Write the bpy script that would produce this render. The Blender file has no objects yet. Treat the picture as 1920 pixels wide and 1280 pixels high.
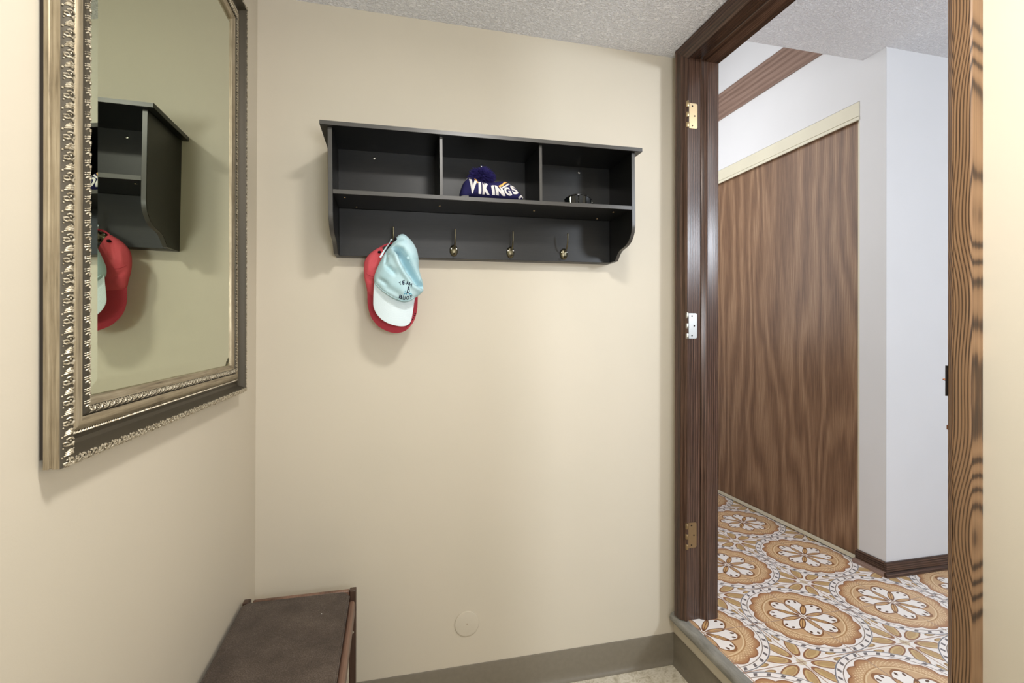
import bpy, math, random
from mathutils import Matrix, Vector
random.seed(7)
SC = bpy.context.scene
COL = SC.collection
H = 1.198            # camera height above the lower floor; z below is measured from the camera
# ------------------------------------------------------------------ camera
psi, pit, roll = .2416, .003, .003
_r = Vector((math.cos(psi), -math.sin(psi), 0)); _f = Vector((math.sin(psi), math.cos(psi), 0)); _u = Vector((0, 0, 1))
fw = _f*math.cos(pit) + _u*math.sin(pit); up0 = -_f*math.sin(pit) + _u*math.cos(pit)
xr = _r*math.cos(roll) + up0*math.sin(roll); up = up0*math.cos(roll) - _r*math.sin(roll)
cam = bpy.data.cameras.new('camera'); cam.sensor_width = 36; cam.lens = 928/1920*36
cam.shift_y = -16.6/1920; cam.clip_start = .02; cam.clip_end = 60
co = bpy.data.objects.new('camera', cam); COL.objects.link(co)
m = Matrix.Identity(4)
for i in range(3):
    m[i][0] = xr[i]; m[i][1] = up[i]; m[i][2] = -fw[i]
m.translation = (0, 0, H); co.matrix_world = m
SC.camera = co
# ------------------------------------------------------------------ world, lights, exposure
SC.view_settings.view_transform = 'Standard'; SC.view_settings.look = 'None'
SC.view_settings.gamma = 1; SC.view_settings.use_curve_mapping = False
SC.view_settings.exposure = 0.06
w = bpy.data.worlds.new('world'); SC.world = w; w.use_nodes = True
w.node_tree.nodes['Background'].inputs[0].default_value = (.9, .95, 1, 1)
w.node_tree.nodes['Background'].inputs[1].default_value = .3
def lamp(name, kind, loc, power, color, size=.3, target=None, sy=None, spread=None):
    d = bpy.data.lights.new(name, kind); d.energy = power; d.color = color
    if kind == 'AREA':
        d.size = size
        if sy: d.shape = 'RECTANGLE'; d.size_y = sy
        else: d.shape = 'DISK'
        if spread: d.spread = spread
    else: d.shadow_soft_size = size
    o = bpy.data.objects.new(name, d); COL.objects.link(o); o.location = (loc[0], loc[1], loc[2]+H)
    if target is not None:
        v = Vector(target)-Vector(loc); o.rotation_euler = v.to_track_quat('-Z', 'Y').to_euler()
    return o
lamp('room_ceiling_lamp', 'AREA', (.34, .38, .955), 15, (1, .972, .925), .20, (.34, .38, 0))
lamp('ceiling_bounce_fill', 'AREA', (.30, -.55, .10), 18, (.93, .96, 1), .5, (.45, .25, 1))  # added fill aimed upward to brighten the ceiling, no fixture of the room
lamp('rear_room_fill', 'AREA', (.70, -1.3, -.15), 5, (.98, .985, 1), .8, (-.25, 1.2, -.35), 1.4)  # unseen fill behind the camera, added to lift the dim lower walls
lamp('hall_window_daylight', 'AREA', (2.40, -1.0, .80), 36, (.84, .91, 1), .42, (.7, 1.6, .2))
lamp('hall_ceiling_lamp', 'POINT', (1.5, .55, .95), 5, (1, .98, .96), .13)
lamp('closet_wall_fill', 'AREA', (1.16, 2.55, .75), 14, (.98, .99, 1), 1.1, (2.0, 2.45, .7), 1.6)  # added panel light hidden behind the jamb, brightens the closet wall

# ------------------------------------------------------------------ material helpers
def lin(c):
    return tuple(((v/255)/12.92 if v/255 <= .04045 else ((v/255+.055)/1.055)**2.4) for v in c)+(1,)
class N:
    """a value in a shader tree; arithmetic on it adds math nodes"""
    def __init__(s, t, k): s.t = t; s.k = k
    def _m(s, op, *a):
        n = s.t.nodes.new('ShaderNodeMath'); n.operation = op
        for i, v in enumerate((s,)+a):
            if isinstance(v, N): s.t.links.new(v.k, n.inputs[i])
            else: n.inputs[i].default_value = v
        return N(s.t, n.outputs[0])
    def __add__(s, o): return s._m('ADD', o)
    __radd__ = __add__
    def __sub__(s, o): return s._m('SUBTRACT', o)
    def __rsub__(s, o): return (s*-1)+o
    def __mul__(s, o): return s._m('MULTIPLY', o)
    __rmul__ = __mul__
    def __truediv__(s, o): return s._m('DIVIDE', o)
    def sin(s): return s._m('SINE')
    def cos(s): return s._m('COSINE')
    def abs(s): return s._m('ABSOLUTE')
    def sqrt(s): return s._m('SQRT')
    def pow(s, o): return s._m('POWER', o)
    def lt(s, o): return s._m('LESS_THAN', o)
    def gt(s, o): return s._m('GREATER_THAN', o)
    def min(s, o): return s._m('MINIMUM', o)
    def max(s, o): return s._m('MAXIMUM', o)
    def wrap(s, a, b): return s._m('WRAP', a, b)
    def atan2(s, o): return s._m('ARCTAN2', o)
    def clamp(s):
        r = s._m('ADD', 0.0); r.k.node.use_clamp = True; return r
    def step(s, a, b):      # smooth 0..1 between a and b
        n = s.t.nodes.new('ShaderNodeMapRange'); n.interpolation_type = 'SMOOTHSTEP'
        s.t.links.new(s.k, n.inputs[0]); n.inputs[1].default_value = a; n.inputs[2].default_value = b
        return N(s.t, n.outputs[0])
    def band(s, c, hw, soft=.25):   # 1 inside |s-c|<hw
        return 1-((s-c).abs()).step(hw*(1-soft), hw*(1+soft))
class Mat:
    def __init__(s, name, color=(200, 200, 200), rough=.5, metal=0, spec=.5):
        s.m = bpy.data.materials.new(name); s.m.use_nodes = True; s.t = s.m.node_tree
        s.b = s.t.nodes['Principled BSDF']
        s.b.inputs['Base Color'].default_value = lin(color); s.b.inputs['Roughness'].default_value = rough
        s.b.inputs['Metallic'].default_value = metal; s.b.inputs['Specular IOR Level'].default_value = spec
        s._c = None
    def coord(s, scale=(1, 1, 1), rot=(0, 0, 0), loc=(0, 0, 0)):
        if s._c is None: s._c = s.t.nodes.new('ShaderNodeTexCoord')
        mp = s.t.nodes.new('ShaderNodeMapping'); s.t.links.new(s._c.outputs['Object'], mp.inputs[0])
        mp.inputs['Scale'].default_value = scale; mp.inputs['Rotation'].default_value = rot; mp.inputs['Location'].default_value = loc
        return mp.outputs[0]
    def xyz(s, vec):
        n = s.t.nodes.new('ShaderNodeSeparateXYZ'); s.t.links.new(vec, n.inputs[0])
        return [N(s.t, o) for o in n.outputs]
    def noise(s, vec, scale=1, detail=4, rough=.5, dist=0):
        n = s.t.nodes.new('ShaderNodeTexNoise'); s.t.links.new(vec, n.inputs['Vector'])
        n.inputs['Scale'].default_value = scale; n.inputs['Detail'].default_value = detail
        n.inputs['Roughness'].default_value = rough; n.inputs['Distortion'].default_value = dist
        return N(s.t, n.outputs[0])
    def voronoi(s, vec, scale=1, feature='F1'):
        n = s.t.nodes.new('ShaderNodeTexVoronoi'); n.feature = feature; s.t.links.new(vec, n.inputs['Vector']); n.inputs['Scale'].default_value = scale
        return N(s.t, n.outputs[0])
    def ramp(s, fac, stops):
        n = s.t.nodes.new('ShaderNodeValToRGB'); s.t.links.new(fac.k, n.inputs[0]); e = n.color_ramp.elements
        while len(e) < len(stops): e.new(.5)
        for q, (p, c) in zip(e, stops): q.position = p; q.color = lin(c)
        return n.outputs[0]
    def mix(s, fac, a, b):
        n = s.t.nodes.new('ShaderNodeMix'); n.data_type = 'RGBA'
        if isinstance(fac, N): s.t.links.new(fac.k, n.inputs[0])
        else: n.inputs[0].default_value = fac
        for v, i in ((a, 6), (b, 7)):
            if isinstance(v, tuple): n.inputs[i].default_value = lin(v)
            else: s.t.links.new(v, n.inputs[i])
        return n.outputs[2]
    def color(s, out): s.t.links.new(out, s.b.inputs['Base Color'])
    def rough(s, v): s.t.links.new(v.k, s.b.inputs['Roughness'])
    def bump(s, hgt, strength=.3, dist=.002):
        n = s.t.nodes.new('ShaderNodeBump'); s.t.links.new(hgt.k, n.inputs['Height'])
        n.inputs['Strength'].default_value = strength; n.inputs['Distance'].default_value = dist
        s.t.links.new(n.outputs[0], s.b.inputs['Normal'])

def paint(name, c, bump=.12, scale=260, rough=.55, dist=.0008):
    a = Mat(name, c, rough, 0, .35); v = a.coord(); n = a.noise(v, scale, 3, .5); n2 = a.noise(v, 3.0, 2)
    a.color(a.mix(n2.step(.35, .65)*.5, c, tuple(int(x*.985) for x in c))); a.bump(n, bump, dist); return a.m
def wood(name, stops, axis='Z', freq=9, lines=7, stretch=.06, fine=90, rough=.38, bump=.12, mixf=.55, warp=0):
    a = Mat(name, stops[1][1], rough, 0, .45)
    st = {'X': (stretch, 1, 1), 'Y': (1, stretch, 1), 'Z': (1, 1, stretch)}[axis]
    low = a.noise(a.coord(st), freq, 2, .45, warp)
    ring = ((low*lines*6.2832).sin()*.5+.5).pow(1.3)
    fst = {'X': (.02, 1, 1), 'Y': (1, .02, 1), 'Z': (1, 1, .02)}[axis]
    fn = a.noise(a.coord(fst), fine*3, 4, .6)
    fac = ring*mixf+fn.step(.28, .72)*(1-mixf)
    a.color(a.ramp(fac, stops)); a.bump(fac, bump, .001); a.rough(fn*.25+(rough-.12)); return a.m
def linewood(name, stops, axis, across, spacing, warp, freq, stretch, rough=.42, bump=.1, sharp=1.5, finew=.35, slant=0, spec=.45):
    a_ = Mat(name, stops[1][1], rough, 0, spec)
    st = {'X': (stretch, 1, 1), 'Y': (1, stretch, 1), 'Z': (1, 1, stretch)}[axis]
    c = a_.xyz(a_.coord()); t = c['XYZ'.index(across)]; l = c['XYZ'.index(axis)]
    low = a_.noise(a_.coord(st), freq, 3, .5, .3); wob = a_.noise(a_.coord((.02, .02, 1) if axis == 'Z' else (1, 1, 1)), 2.2, 1)
    ph = (t+(wob-.5)*slant)*(6.2832/spacing)+low*(6.2832*warp)
    ring = (ph.sin()*.5+.5).pow(sharp)
    f1 = {'X': (.015, 1, 1), 'Y': (1, .015, 1), 'Z': (1, 1, .015)}[axis]
    fn = a_.noise(a_.coord(f1), 420, 4, .65)
    fac = ring*(1-finew)+fn.step(.3, .7)*finew
    a_.color(a_.ramp(fac, stops)); a_.bump(fac, bump, .001); return a_.m
def plain(name, c, rough=.5, metal=0, spec=.5, nscale=0, nbump=.1):
    a = Mat(name, c, rough, metal, spec)
    v = a.coord(); n = a.noise(v, nscale or 4, 2)
    a.color(a.mix(n.step(.3, .7), c, tuple(int(x*.97) for x in c)))
    if nscale: a.bump(n, nbump, .001)
    return a.m

M = {}
M['wall'] = paint('beige_wall_paint', (209, 200, 182))
M['white'] = paint('white_wall_paint', (228, 228, 229), .08)
M['grey'] = paint('pale_grey_wall', (214, 214, 215), .08)  # wall colour a little darker than the white
def ceiling_mat():
    a = Mat('knockdown_ceiling', (232, 232, 235), .8, 0, .2)
    v = a.coord(); n = a.noise(v, 105, 3, .6, .8); vo = a.voronoi(v, 150)
    h = n.step(.38, .62)*.75+vo*.45
    a.bump(h, .8, .0045); a.color(a.mix(n.step(.4, .62), (236, 236, 239), (246, 246, 248))); return a.m
M['ceiling'] = ceiling_mat()
dk = [(.0, (34, 24, 18)), (.35, (62, 44, 34)), (.7, (84, 61, 48)), (1, (110, 84, 68))]
M['wood_z'] = linewood('dark_stained_wood_upright', dk, 'Z', 'X', .009, 2.6, 9, .06, .24, .10, .9, .6, 0, .4)
M['wood_y'] = linewood('dark_stained_wood_lengthwise', dk, 'Y', 'Z', .009, 2.6, 9, .06, .24, .10, .9, .6, 0, .4)
M['wood_x'] = linewood('dark_stained_wood_crosswise', dk, 'X', 'Z', .009, 2.6, 9, .06, .24, .10, .9, .6, 0, .4)
M['oak'] = linewood('stained_oak_bold_grain', [(.0, (44, 33, 25)), (.28, (84, 61, 42)), (.5, (128, 98, 70)), (1, (152, 119, 87))], 'Z', 'Y', .0062, 3.2, 7, .16, .45, .35, .75, .3, .15)
M['beam'] = linewood('brown_beam_wood', [(.0, (112, 88, 76)), (.5, (138, 112, 98)), (1, (160, 134, 120))], 'Y', 'Z', .03, 3, 6, .08, .5, .05, .9, .5)
M['closet'] = linewood('walnut_laminate', [(.0, (92, 66, 48)), (.38, (124, 93, 69)), (.65, (142, 110, 83)), (1, (172, 140, 110))], 'Z', 'Y', .09, 10, 2.4, .18, .38, .03, 1.0, .6)
M['cream'] = plain('cream_enamelled_metal', (226, 220, 196), .38, .0)
def vinyl(): return plain('taupe_vinyl_cove', (124, 116, 101), .42, 0, .5, 60, .05)
M['cove'] = vinyl()
def nosing_mat():
    a = Mat('worn_grey_vinyl_nosing', (132, 131, 124), .5); n = a.noise(a.coord((1, .2, 1)), 60, 5, .65)
    a.color(a.ramp(n, [(.3, (112, 110, 103)), (.6, (146, 144, 137)), (.8, (160, 158, 150))])); a.bump(n, .2, .001); return a.m
M['nosing'] = nosing_mat()
def marble():
    a = Mat('marbled_vinyl_floor', (205, 196, 175), .4); v = a.coord(); n = a.noise(v, 9, 6, .6, 1.6); n2 = a.noise(v, 28, 5, .6, 2.2)
    f = (n*.6+n2*.5)
    a.color(a.ramp(f, [(.36, (150, 138, 116)), (.46, (196, 186, 162)), (.56, (222, 214, 197)), (.62, (188, 176, 150)), (.72, (228, 222, 208))])); return a.m
M['marble'] = marble()
def tile_mat():
    a = Mat('patterned_ceramic_tile', (230, 220, 210), .32, 0, .5)
    S = .2032
    x, y, _ = a.xyz(a.coord((1/S, 1/S, 1/S)))
    wob = a.noise(a.coord((1/S,)*3), 14, 3)
    qx = x.wrap(1, -1); qy = y.wrap(1, -1)
    r = (qx*qx+qy*qy).sqrt()+(wob-.5)*.012; an = qy.atan2(qx)
    fx = (x+1).wrap(1, -1); fy = (y+1).wrap(1, -1); fr = (fx*fx+fy*fy).sqrt(); fa = fy.atan2(fx)
    P8 = math.pi/8
    WHITE = (244, 237, 232); TAN = (208, 171, 130); LT = (232, 206, 166); BR = (150, 104, 74); DB = (96, 66, 46); OL = (184, 150, 108); GR = (116, 116, 122)
    c = a.mix(wob.step(.45, .62), WHITE, (238, 229, 221))
    # flower between four medallions
    da = (fa-P8).wrap(P8, -P8); al = fr*da.cos()-.36; pe = fr*da.sin()
    e = (al/.225).pow(2)+(pe/.09).pow(2) if False else ((al*al)*(1/.225**2)+(pe*pe)*(1/.092**2))
    c = a.mix(e.lt(1.0), c, BR)
    c = a.mix(e.lt(.62), c, (206, 178, 128)); c = a.mix(e.lt(.42)*(pe.gt(-.02)), c, OL); c = a.mix(e.lt(.2), c, (190, 158, 110))
    leaf = (fa.wrap(math.pi/4, -math.pi/4)); al2 = fr*leaf.cos()-.62; pe2 = fr*leaf.sin()
    e2 = (al2*al2)*(1/.10**2)+((pe2.abs()-.075)*(pe2.abs()-.075))*(1/.04**2)
    c = a.mix(e2.lt(1.0), c, (158, 124, 84)); c = a.mix(e2.lt(.4), c, (196, 164, 112))
    c = a.mix((pe2.abs()).lt(.008)*fr.lt(.62), c, GR)
    c = a.mix(fr.lt(.07), c, (214, 198, 170))
    # chain band round the medallion
    inband = r.lt(.995)
    c = a.mix(inband, c, WHITE)
    c = a.mix(r.band(.985, .008), c, GR); c = a.mix(r.band(.885, .007), c, (140, 124, 112))
    coil = (an*30+r*16).sin()
    c = a.mix(coil.gt(.62)*r.band(.935, .030), c, (112, 104, 104))
    # scalloped tan disc
    sc = (an*8).sin().abs(); R = sc*.055+.80
    rr = r/R
    c = a.mix(rr.lt(1.0), c, BR)
    shade = rr.step(.80, 1.0)
    c = a.mix(rr.lt(.975), c, a.mix(shade, TAN, (172, 124, 86)))
    dots = ((an*64).sin()*((r*120).sin())).gt(.35)
    c = a.mix(dots*r.band(.70, .065), c, LT)
    c = a.mix(r.band(.615, .010), c, LT); c = a.mix(r.band(.64, .007), c, (178, 134, 88))
    # star of white lobes and brown petals
    d8 = (an-P8).wrap(P8, -P8)
    Rs = (d8*4).cos()*.16+.40
    star = (r/Rs)
    c = a.mix(star.lt(1.05), c, (150, 104, 66)); c = a.mix(star.lt(.97), c, (246, 240, 234))
    cu = r*d8.cos()-.475; cp = (r*d8.sin()).abs()-.055
    c = a.mix(((cu*cu)*(1/.035**2)+(cp*cp)*(1/.022**2)).lt(1), c, DB)
    d0 = an.wrap(P8, -P8); pl = r*d0.cos()-.24; pp = r*d0.sin()
    ep = (pl*pl)*(1/.19**2)+(pp*pp)*(1/.05**2)
    c = a.mix(ep.lt(1), c, (120, 78, 48)); c = a.mix(ep.lt(.5), c, (206, 164, 110))
    c = a.mix(((pp).abs().lt(.006))*r.lt(.4)*ep.lt(1), c, (112, 72, 44))
    c = a.mix(r.lt(.03), c, (236, 224, 204))
    # joints
    gx = (x.wrap(.5, -.5)).abs(); gy = (y.wrap(.5, -.5)).abs(); g = gx.min(gy)
    c = a.mix(g.lt(.0085), c, (178, 148, 128))
    a.color(c); a.bump(g.step(.004, .014), .4, .0015); return a.m
M['tile'] = tile_mat()
M['black'] = None
def black_board():
    a = Mat('black_painted_board', (16, 16, 15), .38, 0, .42); n = a.noise(a.coord((.08, 1, 1)), 240, 4, .6)
    a.color(a.mix(n.step(.3, .7), (13, 13, 12), (20, 20, 18))); a.bump(n, .06, .001); return a.m
M['black'] = black_board()
M['edge'] = plain('lit_black_edge', (70, 68, 64), .34, 0, .55)  # lighter tone paints in the light caught by the shelf's front edges
M['brass'] = plain('antique_brass', (112, 106, 86), .36, 1, .5, 260, .25)
M['nickel'] = plain('pale_nickel', (204, 204, 198), .32, 1)
M['satinbrass'] = plain('satin_brass', (206, 184, 146), .38, 1)
M['oldbrass'] = plain('aged_brass', (160, 138, 104), .42, 1)
M['darkmetal'] = plain('dark_bronze', (36, 30, 27), .4, .8)
M['copper'] = plain('copper_screw_metal', (140, 96, 74), .4, 1)
M['steel'] = plain('screw_steel', (210, 208, 200), .3, 1)
def mirror_mat():
    a = Mat('silvered_mirror_glass', (205, 212, 192), .0, 1, .5); a.color(a.mix(a.noise(a.coord(), 2).step(.4, .6), (206, 212, 193), (204, 210, 191))); return a.m
M['mirror'] = mirror_mat()
def champagne(name, axis):
    a = Mat(name, (176, 160, 128), .42, .55, .5)
    st = {'Y': (1, .03, 1), 'Z': (1, 1, .03)}[axis]
    n = a.noise(a.coord(st), 330, 5, .62); n2 = a.noise(a.coord(), 30, 3)
    a.color(a.ramp(n*.8+n2*.2, [(.28, (92, 80, 62)), (.44, (148, 135, 111)), (.62, (176, 163, 138)), (.8, (198, 187, 163))])); a.bump(n, .12, .0008); return a.m
M['frame_y'] = champagne('champagne_leaf_lengthwise', 'Y'); M['frame_z'] = champagne('champagne_leaf_upright', 'Z')
M['patina'] = plain('dark_patina_groove', (72, 65, 52), .5, .4)
def carve():
    a = Mat('carved_silver_leaf', (186, 174, 150), .42, .45); n = a.noise(a.coord(), 300, 4)
    a.color(a.mix(n.step(.35, .6), (138, 126, 102), (208, 198, 176))); return a.m
M['carved'] = carve()
def suede():
    a = Mat('dark_brown_suede', (82, 72, 64), .95, 0, .15); v = a.coord(); n = a.noise(v, 430, 3, .7); n2 = a.noise(v, 14, 4, .6)
    a.color(a.ramp(n*.65+n2*.35, [(.3, (50, 41, 35)), (.5, (78, 67, 58)), (.7, (114, 101, 90))])); a.bump(n, .5, .002)
    a.b.inputs['Sheen Weight'].default_value = .08; return a.m
M['suede'] = suede()
M['benchwood'] = wood('brown_bench_frame', [(.05, (78, 54, 42)), (.5, (116, 86, 70)), (1, (138, 106, 88))], 'Y', 10, 3, .06, 100, .42)
M['benchdark'] = wood('dark_bench_leg', [(.05, (44, 30, 22)), (.5, (62, 44, 34)), (1, (84, 62, 50))], 'Z', 10, 3, .06, 100, .42)
def cloth(name, c, c2, scale=900, bump=.35):
    a = Mat(name, c, .9, 0, .15); v = a.coord(); n = a.noise(v, scale, 2, .6); n2 = a.noise(v, 24, 3)
    a.color(a.mix(n2.step(.35, .7)*.7+n.step(.4, .6)*.3, c, c2)); a.bump(n, bump, .001); return a.m
M['teal'] = cloth('washed_aqua_cotton', (176, 210, 218), (196, 223, 230))
def brimmat(name, c, c2, cx, cz, freq):
    a = Mat(name, c, .9, 0, .15); x, y, z = a.xyz(a.coord()); d = ((x-cx)*(x-cx)*1.4+(z-cz)*(z-cz)).sqrt()
    rings = (d*freq).sin(); n = a.noise(a.coord(), 800, 2)
    a.color(a.mix(rings.gt(.7)*.22+n*.3, c, c2)); a.bump(rings.step(-1, 1)*.7+n*.3, .16, .0012); return a.m
M['navy'] = cloth('navy_knit', (36, 34, 74), (44, 42, 88), 500, .6)
M['navythread'] = cloth('navy_thread', (22, 30, 54), (28, 36, 62))
M['bluethread'] = cloth('blue_thread', (52, 140, 176), (90, 176, 200))
M['blackthread'] = cloth('black_thread', (22, 18, 22), (30, 24, 28))
M['red'] = cloth('faded_red_cotton', (208, 92, 98), (198, 80, 88))
M['whiteknit'] = cloth('white_knit', (236, 232, 230), (224, 220, 218), 500, .6)
M['goldknit'] = cloth('gold_knit', (238, 178, 88), (244, 194, 112), 500, .6)
M['pom'] = cloth('navy_yarn', (38, 32, 84), (58, 52, 116), 300, .4)
M['glossblack'] = plain('gloss_black_plastic', (10, 10, 11), .12)
M['lens'] = plain('dark_smoked_lens', (12, 15, 15), .05)
M['backing'] = plain('dark_backing_board', (52, 44, 36), .8)

# ------------------------------------------------------------------ mesh helpers
class MB:
    def __init__(s): s.v = []; s.f = []
    def add(s, v, f):
        o = len(s.v); s.v += [tuple(p) for p in v]; s.f += [tuple(i+o for i in q) for q in f]; return s
    def box(s, x0, x1, y0, y1, z0, z1):
        v = [(x, y, z) for z in (z0, z1) for y in (y0, y1) for x in (x0, x1)]
        return s.add(v, [(0, 2, 3, 1), (4, 5, 7, 6), (0, 1, 5, 4), (2, 6, 7, 3), (0, 4, 6, 2), (1, 3, 7, 5)])
    def prism(s, poly, axis, a, b):      # poly: 2d points in the two other axes (in xyz order)
        n = len(poly)
        def mk(p, t): return {'X': (t, p[0], p[1]), 'Y': (p[0], t, p[1]), 'Z': (p[0], p[1], t)}[axis]
        v = [mk(p, a) for p in poly]+[mk(p, b) for p in poly]
        ar = sum(poly[i][0]*poly[(i+1) % n][1]-poly[(i+1) % n][0]*poly[i][1] for i in range(n))
        f = [tuple(range(n))[::-1], tuple(range(n, 2*n))]+[(i, (i+1) % n, n+(i+1) % n, n+i) for i in range(n)]
        if (ar < 0) != (axis == 'Y') != (b < a): f = [q[::-1] for q in f]
        return s.add(v, f)
    def tube(s, path, r, n=8, caps=True, flat=1.0, upv=(0, 0, 1)):
        P = [Vector(p) for p in path]; rings = []; N_ = len(P)
        for i, p in enumerate(P):
            t = (P[min(i+1, N_-1)]-P[max(i-1, 0)]).normalized()
            u = t.cross(Vector(upv))
            if u.length < 1e-4: u = t.cross(Vector((1, 0, .3)))
            u.normalize(); w_ = u.cross(t)
            rr = r[i] if isinstance(r, (list, tuple)) else r
            rings.append([p+u*math.cos(2*math.pi*k/n)*rr+w_*math.sin(2*math.pi*k/n)*rr*flat for k in range(n)])
        v = [q for ring in rings for q in ring]
        f = [(i*n+k, i*n+(k+1) % n, (i+1)*n+(k+1) % n, (i+1)*n+k) for i in range(N_-1) for k in range(n)]
        if caps: f += [tuple(range(n))[::-1], tuple((N_-1)*n+k for k in range(n))]
        return s.add(v, f)
    def ball(s, c, r, n=10, m=6, sq=(1, 1, 1)):
        v = [(c[0], c[1], c[2]+r*sq[2])]; 
        for j in range(1, m):
            th = math.pi*j/m
            for k in range(n):
                a = 2*math.pi*k/n; v.append((c[0]+r*sq[0]*math.sin(th)*math.cos(a), c[1]+r*sq[1]*math.sin(th)*math.sin(a), c[2]+r*sq[2]*math.cos(th)))
        v.append((c[0], c[1], c[2]-r*sq[2])); f = []
        for k in range(n): f.append((0, 1+k, 1+(k+1) % n))
        for j in range(m-2):
            for k in range(n): a = 1+j*n; f.append((a+k, a+n+k, a+n+(k+1) % n, a+(k+1) % n))
        a = 1+(m-2)*n; e = len(v)-1
        for k in range(n): f.append((a+k, e, a+(k+1) % n))
        return s.add(v, f)
    def lathe(s, prof, c, axis='Y', n=24):   # prof: (radius, offset along axis)
        v = []
        for (r, t) in prof:
            for k in range(n):
                a = 2*math.pi*k/n; p, q = r*math.cos(a), r*math.sin(a)
                v.append({'Y': (c[0]+p, c[1]+t, c[2]+q), 'Z': (c[0]+p, c[1]+q, c[2]+t), 'X': (c[0]+t, c[1]+p, c[2]+q)}[axis])
        L = len(prof)
        f = [(i*n+k, i*n+(k+1) % n, (i+1)*n+(k+1) % n, (i+1)*n+k) for i in range(L-1) for k in range(n)]
        f += [tuple(range(n))[::-1], tuple((L-1)*n+k for k in range(n))]
        return s.add(v, f)
    def build(s, name, mat, parent=None, base=None, bevel=0, ang=35, seg=2, recalc=True):
        if parent is not None and base is None: base = parent['_b'] if '_b' in parent else (0, 0, 0)
        b = base if base is not None else (0, 0, 0)
        me = bpy.data.meshes.new(name)
        me.from_pydata([(p[0]-b[0], p[1]-b[1], p[2]-b[2]) for p in s.v], [], s.f)
        if recalc:
            import bmesh
            bm = bmesh.new(); bm.from_mesh(me); bmesh.ops.recalc_face_normals(bm, faces=bm.faces); bm.to_mesh(me); bm.free()
        me.polygons.foreach_set('use_smooth', [True]*len(me.polygons)); me.set_sharp_from_angle(angle=math.radians(ang))
        me.materials.append(M[mat] if isinstance(mat, str) else mat)
        o = bpy.data.objects.new(name, me); COL.objects.link(o)
        if parent is not None: o.parent = parent; BASE[o.name] = b
        else: o.location = (b[0], b[1], b[2]+H)
        if bevel:
            md = o.modifiers.new('bevel', 'BEVEL'); md.width = bevel; md.segments = seg; md.limit_method = 'ANGLE'; md.angle_limit = math.radians(40)
        return o
BASE = {}
def part(mb, name, mat, parent, **k):
    return mb.build(name, mat, parent, base=BASE.get(parent.name, (0, 0, 0)), **k)
def thing(name, label, cat, base, group=None, rot=(0, 0, 0)):
    o = bpy.data.objects.new(name, None); COL.objects.link(o); o.empty_display_size = .05
    o.location = (base[0], base[1], base[2]+H); o.rotation_euler = rot
    o['label'] = label; o['category'] = cat
    if group: o['group'] = group
    BASE[o.name] = tuple(base); return o
def struct(name, mb, mat, base=(0, 0, 0), **k):
    o = mb.build(name, mat, None, base=base, **k); o['kind'] = 'structure'; BASE[o.name] = tuple(base); return o
def sroot(name, base):
    o = bpy.data.objects.new(name, None); COL.objects.link(o); o.location = (base[0], base[1], base[2]+H)
    o['kind'] = 'structure'; BASE[o.name] = tuple(base); return o

# ------------------------------------------------------------------ room dimensions (m, z from the camera)
D, XL, XR, XH = 1.62, -.389, 1.013, 1.128       # back wall, left wall, door wall (room face / hall face)
ZF, ZH, ZC, ZHC = -1.198, -1.0025, 1.015, 1.207  # lower floor, hall floor, ceilings
YN = -1.7; ZU = 2.1
XC = 2.015; YG = 1.635; YE = 3.7
# ------------------------------------------------------------------ setting
struct('floor', MB().box(XL-.1, XR+.02, YN-.1, D+.1, ZF-.08, ZF), 'marble')
struct('wall_left', MB().box(XL-.1, XL, YN-.1, D+.1, ZF, ZC+.1), 'wall')
struct('wall_back', MB().box(XL, XR, D, D+.1, ZF, ZC+.1), 'wall')
struct('wall_front', MB().box(XL, XR, YN-.1, YN, ZF, ZC+.1), 'wall')
struct('wall_right', MB().box(XR, XR+.055, 1.56, D, ZH-.02, ZC+.1).box(XR, XR+.055, YN-.1, .665, ZF, ZC+.1)
       .box(XR, XR+.055, .665, 1.56, .985, ZC+.1).box(XR, XR+.055, .665, D, ZF, ZH-.02), 'wall')
struct('ceiling', MB().box(XL, XR+.02, YN, D, ZC, ZC+.08), 'ceiling')
struct('floor_hall', MB().box(XR+.006, 3.3, YN-.1, YE, ZH-.10, ZH), 'tile', base=(1.4323, 1.4673, ZH), )
struct('wall_hall_left', MB().box(XR+.055, XH, 1.56, YE, ZH, ZU).box(XR+.055, XH, YN-.1, .665, ZH, ZU).box(XR+.055, XH, .665, 1.56, .985, ZU), 'white')
struct('wall_hall_end', MB().box(XH, 3.3, YE, YE+.1, ZH, ZU), 'white')
struct('wall_hall_front', MB().box(XH, 3.3, YN-.2, YN-.1, ZH, ZHC+.1), 'white')
struct('wall_hall_side', MB().box(3.2, 3.3, YN-.1, YG, ZH, ZHC+.1), 'grey')
struct('wall_hall_grey', MB().box(XC, 3.3, YG, YG+.002, ZH, ZU).box(XC+.12, 3.3, YG+.002, YG+.12, ZH, ZU), 'grey')
# closet wall: pier beside the door, header above it, return at the far end
YD0, YD1, ZD = 1.757, 3.30, 1.0365
struct('wall_closet', MB().box(XC, XC+.12, YG+.002, YD0, ZH, ZU).box(XC, XC+.12, YD0, YD1, ZD, ZU).box(XC, XC+.12, YD1, YE, ZH, ZU), 'white')
struct('wall_closet_inside', MB().box(XC+.6, XC+.65, YG+.12, YE, ZH, ZD+.3).box(XC+.12, XC+.6, YG+.12, YE, ZD+.2, ZD+.3), 'white')
struct('ceiling_hall', MB().box(XH, 3.3, YN-.1, 1.742, ZHC, ZHC+.06), 'ceiling')
struct('wall_bulkhead', MB().box(XH, XC, 1.64, 1.742, ZHC+.06, ZU), 'white')
struct('ceiling_stairwell', MB().box(XH, XC+.1, 1.64, YE, ZU, ZU+.08), 'white')
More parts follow.
